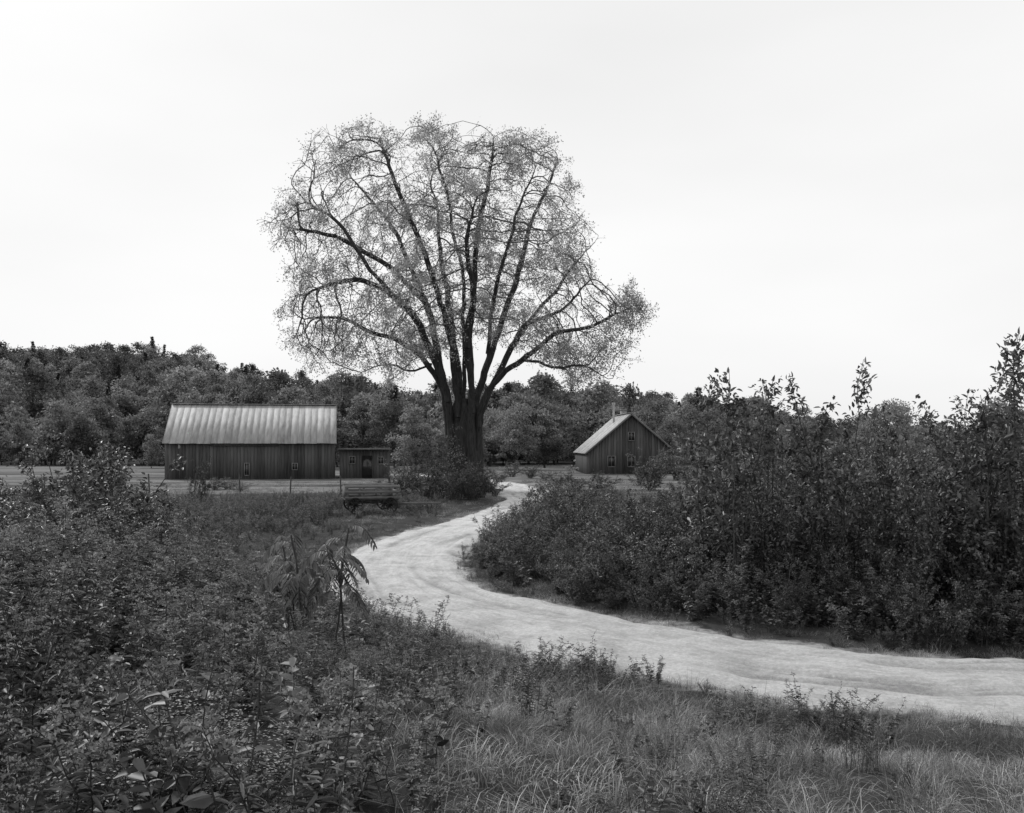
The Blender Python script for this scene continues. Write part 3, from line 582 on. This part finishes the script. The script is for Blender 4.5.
# ---------------------------------------------------------------- buildings
def boards_wall(mb,p0,p1,zb,ztop_fn,w=.26,th=.04,mat=0):
    p0=np.array(p0,float);p1=np.array(p1,float); L=np.linalg.norm(p1-p0); d=(p1-p0)/L; a=math.atan2(d[1],d[0]); Rm=np.array([[math.cos(a),-math.sin(a),0],[math.sin(a),math.cos(a),0],[0,0,1]])
    n=int(L/w)
    for i in range(n):
        c=(i+.5)*L/n; zt=ztop_fn(c); zb2=zb+rng.uniform(0,.06); pc=p0+d*c; off=rng.uniform(-.008,.008)
        nn=np.array([d[1],-d[0]])*off
        mb.box((pc[0]+nn[0],pc[1]+nn[1],(zt+zb2)/2),(L/n-.012,th,zt-zb2),mat,rng.uniform(),Rm)
def gabled(name,loc,rot,Lx,Ly,eave,ridge,ridge_axis,roofmat,base=-.3,over=.35,pw=.65):
    E=empty(name,loc,rot)
    mb=MB()
    if ridge_axis=='x': g1=lambda c: eave-.05; g2=lambda c: eave+(ridge-eave)*(1-abs(c-Ly/2)/(Ly/2))-.08
    else: g1=lambda c: eave+(ridge-eave)*(1-abs(c-Lx/2)/(Lx/2))-.08; g2=lambda c:eave-.05
    boards_wall(mb,(0,0),(Lx,0),base,g1); boards_wall(mb,(Lx,0.03),(Lx,Ly-.03),base,g2); boards_wall(mb,(Lx,Ly),(0,Ly),base,g1); boards_wall(mb,(0,Ly-.03),(0,.03),base,g2)
    mb.box((Lx/2,Ly/2,eave/2-.1),(Lx-.2,Ly-.2,eave),0,0.0)
    mb.obj('walls',[M_board],parent=E)
    mb=MB()
    if ridge_axis=='x':
        W=Ly/2; rise=ridge-eave; n=int((Lx+2*over)/pw)
        for sgn in(1,-1):
            sl_=math.atan2(rise,W); ln=math.hypot(rise,W)+.3; 
            for i in range(n):
                w=(Lx+2*over)/n; xc=-over+(i+.5)*w; a=sl_*sgn; Rm=np.array([[1,0,0],[0,math.cos(a),-math.sin(a)],[0,math.sin(a),math.cos(a)]])
                cy_=Ly/2-sgn*math.cos(sl_)*ln/2; cz_=ridge-math.sin(sl_)*ln/2
                mb.box((xc,cy_,cz_+rng.uniform(-.006,.01)),(w-.01,ln+rng.uniform(-.06,.06),.03),0,rng.uniform(),Rm)
                mb.box((xc-w/2,cy_,cz_+.022),(.025,ln,.02),0,.5,Rm)
        mb.box((Lx/2,Ly/2,ridge+.045),(Lx+2*over,.35,.03),0,.8)
    else:
        W=Lx/2; rise=ridge-eave; n=int((Ly+2*over)/pw)
        for sgn in(1,-1):
            sl_=math.atan2(rise,W); ln=math.hypot(rise,W)+over
            for i in range(n):
                w=(Ly+2*over)/n; yc=-over+(i+.5)*w; a=-sl_*sgn; Rm=np.array([[math.cos(a),0,math.sin(a)],[0,1,0],[-math.sin(a),0,math.cos(a)]])
                cx_=Lx/2-sgn*math.cos(sl_)*ln/2; cz_=ridge-math.sin(sl_)*ln/2
                mb.box((cx_,yc,cz_+rng.uniform(-.006,.01)),(ln,w-.01,.03),0,rng.uniform(),Rm)
        mb.box((Lx/2,Ly/2,ridge+.045),(.35,Ly+2*over,.03),0,.8)
    mb.obj('roof',[roofmat],parent=E)
    return E
def opening(E,name,x,z,w,h,y=-.05,trim=True):
    mb=MB(); sz=(w,.04,h); mb.box((x,y,z),sz,1)
    if trim:
        t=.06
        for c,s_ in(((x-w/2-t/2,y-.02,z),(t,.05,h+2*t)),((x+w/2+t/2,y-.02,z),(t,.05,h+2*t)),((x,y-.022,z+h/2+t/2),(w-.004,.05,t)),((x,y-.022,z-h/2-t/2),(w-.004,.05,t)),((x,y-.03,z),(.03,.03,h-.01))): mb.box(c,s_,0)
    mb.obj(name,[M_trim if trim else M_wood,M_glass],parent=E)
phi=math.atan2(.17,.985); Lb=13.0; cr=np.array([-14.2,80.0]); p0=cr-Lb*np.array([math.cos(phi),math.sin(phi)])
B=gabled('barn',(p0[0],p0[1],0),phi,Lb,9,3.05,6.1,'x',M_roof,over=.15,pw=.5)
opening(B,'stable_window',6.2,.85,.3,.9); opening(B,'stable_window',9.9,1.05,.35,.45)
mb=MB(); mb.box((6.0,-.1,2.75),(5.2,.06,.1),0,.1); mb.obj('door_track',[M_board],parent=B)
E=empty('shed',(-13.9,80.6,0),phi); mb=MB(); g=lambda c:2.35
boards_wall(mb,(0,0),(4.0,0),-.3,g); boards_wall(mb,(4,.03),(4,3.2),-.3,g); boards_wall(mb,(4,3.25),(0,3.25),-.3,g); mb.box((2,1.6,1.0),(3.8,3.0,2.4),0,0); mb.obj('walls',[M_board],parent=E)
mb=MB(); mb.box((2,1.55,2.45),(4.3,3.8,.07),0,.2); mb.box((2,-.38,2.43),(4.34,.05,.14),0,.3); mb.obj('roof',[M_wood],parent=E)
opening(E,'window',1.0,1.55,.4,.5); opening(E,'window',3.3,1.5,.4,.5); opening(E,'door',2.2,1.0,.8,1.8,trim=False)
Hh=gabled('farmhouse',(6.75,90,0),math.radians(2),8.0,10.5,2.15,5.6,'y',M_roof,over=.3)
opening(Hh,'window',2.2,1.25,.6,.9);opening(Hh,'window',4.0,1.25,.6,.9);opening(Hh,'window',6.0,1.2,.6,.9);opening(Hh,'attic_window',4.0,3.5,.5,.7);
mb=MB(); tubes(mb,[[3.1,5,4.6],[3.1,5,6.55]],[[3.1,5,6.6],[3.1,5,6.75]],[.1,.16],[.1,.16],10,0); mb.obj('stovepipe',[M_roof],parent=Hh)
mb=MB(); mb.box((4.4,7.5,5.3),(.55,.55,1.6),0,.2); mb.box((4.4,7.5,6.15),(.65,.65,.1),0,.4); mb.obj('chimney',[M_stone],parent=Hh)
mb=MB()
for sg in(1,-1):
    a=math.atan2(3.45,4.0)*-sg; Rm=np.array([[math.cos(a),0,math.sin(a)],[0,1,0],[-math.sin(a),0,math.cos(a)]]); mb.box((4-sg*2.12,-.325,3.68),(5.5,.04,.14),0,.3,Rm)
mb.obj('bargeboards',[M_wood],parent=Hh)
# ---------------------------------------------------------------- hay wagon
g=gh(wx,wy); W=empty('hay_wagon',(wx,wy,g+.05),math.radians(14)); 
mb=MB()
for i in range(7): mb.box((0,-.75+i*.25,.52),(2.2+rng.uniform(-.08,.08),.23,.05),0,rng.uniform(0,.5))
mb.box((0,-.55,.43),(2.0,.1,.12),0,.0);mb.box((0,.55,.43),(2.0,.1,.12),0,.0); mb.obj('bed',[M_wood],parent=W)
mb=MB()
for sx in(-1.02,-.35,.35,1.02):
    for sy in(-.93,.93): mb.box((sx,sy,.80),(.07,.06,.64),0,.3)
for sy in(-.975,.975):
    for z,a in((.60,.1),(.84,.3),(1.07,1.0)): mb.box((0,sy,z),(2.25,.03,.12),0,a)
mb.box((-1.06,0,.8),(.04,1.7,.5),0,.1); mb.box((1.06,0,.72),(.04,1.7,.34),0,.1); mb.obj('side_racks',[M_wood],parent=W)
def wheel(x,y,r):
    mb=MB(); n=28; a=np.arange(n)*2*math.pi/n; P=np.stack([x+r*np.cos(a),np.full(n,y),r+r*np.sin(a)],1); tubes(mb,P,np.roll(P,-1,0),.035,.035,6,0)
    c=np.array([x,y,r]); k=12; b=np.arange(k)*2*math.pi/k; Q=np.stack([x+r*np.cos(b),np.full(k,y),r+r*np.sin(b)],1); tubes(mb,np.repeat(c[None],k,0),Q,.028,.02,5,1)
    tubes(mb,[c-[0,.1,0]],[c+[0,.1,0]],.07,.07,10,1); mb.obj('wheel',[M_iron,M_iron],parent=W)
for x in(-.7,.72):
    for y in(-1.06,1.06): wheel(x,y,.3)
mb=MB(); mb.box((-.7,0,.32),(.09,2.0,.09),0,.1);mb.box((.72,0,.32),(.09,2.0,.09),0,.1);mb.box((1.9,0,.3),(2.2,.08,.08),0,.5); mb.box((0,0,.35),(1.3,.09,.06),0,.1);mb.obj('running_gear',[M_wood],parent=W)
# ---------------------------------------------------------------- fence
mb=MB(); xs=np.arange(-27,-6,2.9)+rng.normal(0,.3,8); ys=58-.18*(xs+27)*.6
for i,(x,y) in enumerate(zip(xs,ys)):
    z=gh(x,y); l=rng.normal(0,.1,2); tubes(mb,[[x,y,z-.3]],[[x+l[0],y+l[1],z+1.05+rng.uniform(-.25,.15)]],.05,.04,7,0)
    if i: 
        for h in(.5,.85): tubes(mb,[[xs[i-1],ys[i-1]-.05,h]],[[x,y-.05,h]],.006,.006,4,0)
mb.obj('wire_fence',[M_board])
# ---------------------------------------------------------------- light, sky, camera
sd=nrm(np.array([-.55,.50,.72])); az=math.atan2(sd[0],sd[1]); el=math.asin(sd[2])
w=bpy.data.worlds.new('World'); S.world=w; w.use_nodes=True; nt=w.node_tree; N=nt.nodes; L=nt.links; N.clear()
sky=N.new('ShaderNodeTexSky'); sky.sky_type='NISHITA'; sky.sun_disc=False; sky.sun_elevation=el; sky.sun_rotation=az; sky.dust_density=4
bw=N.new('ShaderNodeRGBToBW'); L.new(sky.outputs[0],bw.inputs[0])
tc=N.new('ShaderNodeTexCoord'); mp=N.new('ShaderNodeMapping'); mp.inputs['Scale'].default_value=(1,1,3.2); L.new(tc.outputs['Generated'],mp.inputs[0])
nz=N.new('ShaderNodeTexNoise'); nz.inputs['Scale'].default_value=1.3; nz.inputs['Detail'].default_value=4; nz.inputs['Roughness'].default_value=.45; L.new(mp.outputs[0],nz.inputs['Vector'])
cloud=math_n(nt,'MULTIPLY_ADD',nz.outputs['Fac'],4.2); cloud.node.inputs[2].default_value=6.7
v=math_n(nt,'ADD',math_n(nt,'MULTIPLY',bw.outputs[0],.15),math_n(nt,'MULTIPLY',cloud,.95))
bg=N.new('ShaderNodeBackground'); L.new(grey(nt,v),bg.inputs[0]); bg.inputs[1].default_value=.1
ow=N.new('ShaderNodeOutputWorld'); L.new(bg.outputs[0],ow.inputs[0])
sl=bpy.data.lights.new('sun','SUN'); sl.energy=2.8; sl.angle=math.radians(6); so=bpy.data.objects.new('sun',sl); S.collection.objects.link(so)
from mathutils import Vector
so.rotation_euler=Vector(sd.tolist()).to_track_quat('Z','Y').to_euler(); so.location=(-30,30,40)
cam=bpy.data.cameras.new('camera'); co=bpy.data.objects.new('camera',cam); S.collection.objects.link(co); S.camera=co
co.location=(0,0,CAMZ); co.rotation_euler=(math.pi/2,0,0); cam.sensor_width=36; cam.lens=F/1024*36; cam.shift_y=(HZ-406.5)/1024; cam.clip_end=9000; cam.clip_start=.05
S.view_settings.view_transform='Standard'; S.view_settings.look='None'; S.view_settings.exposure=0
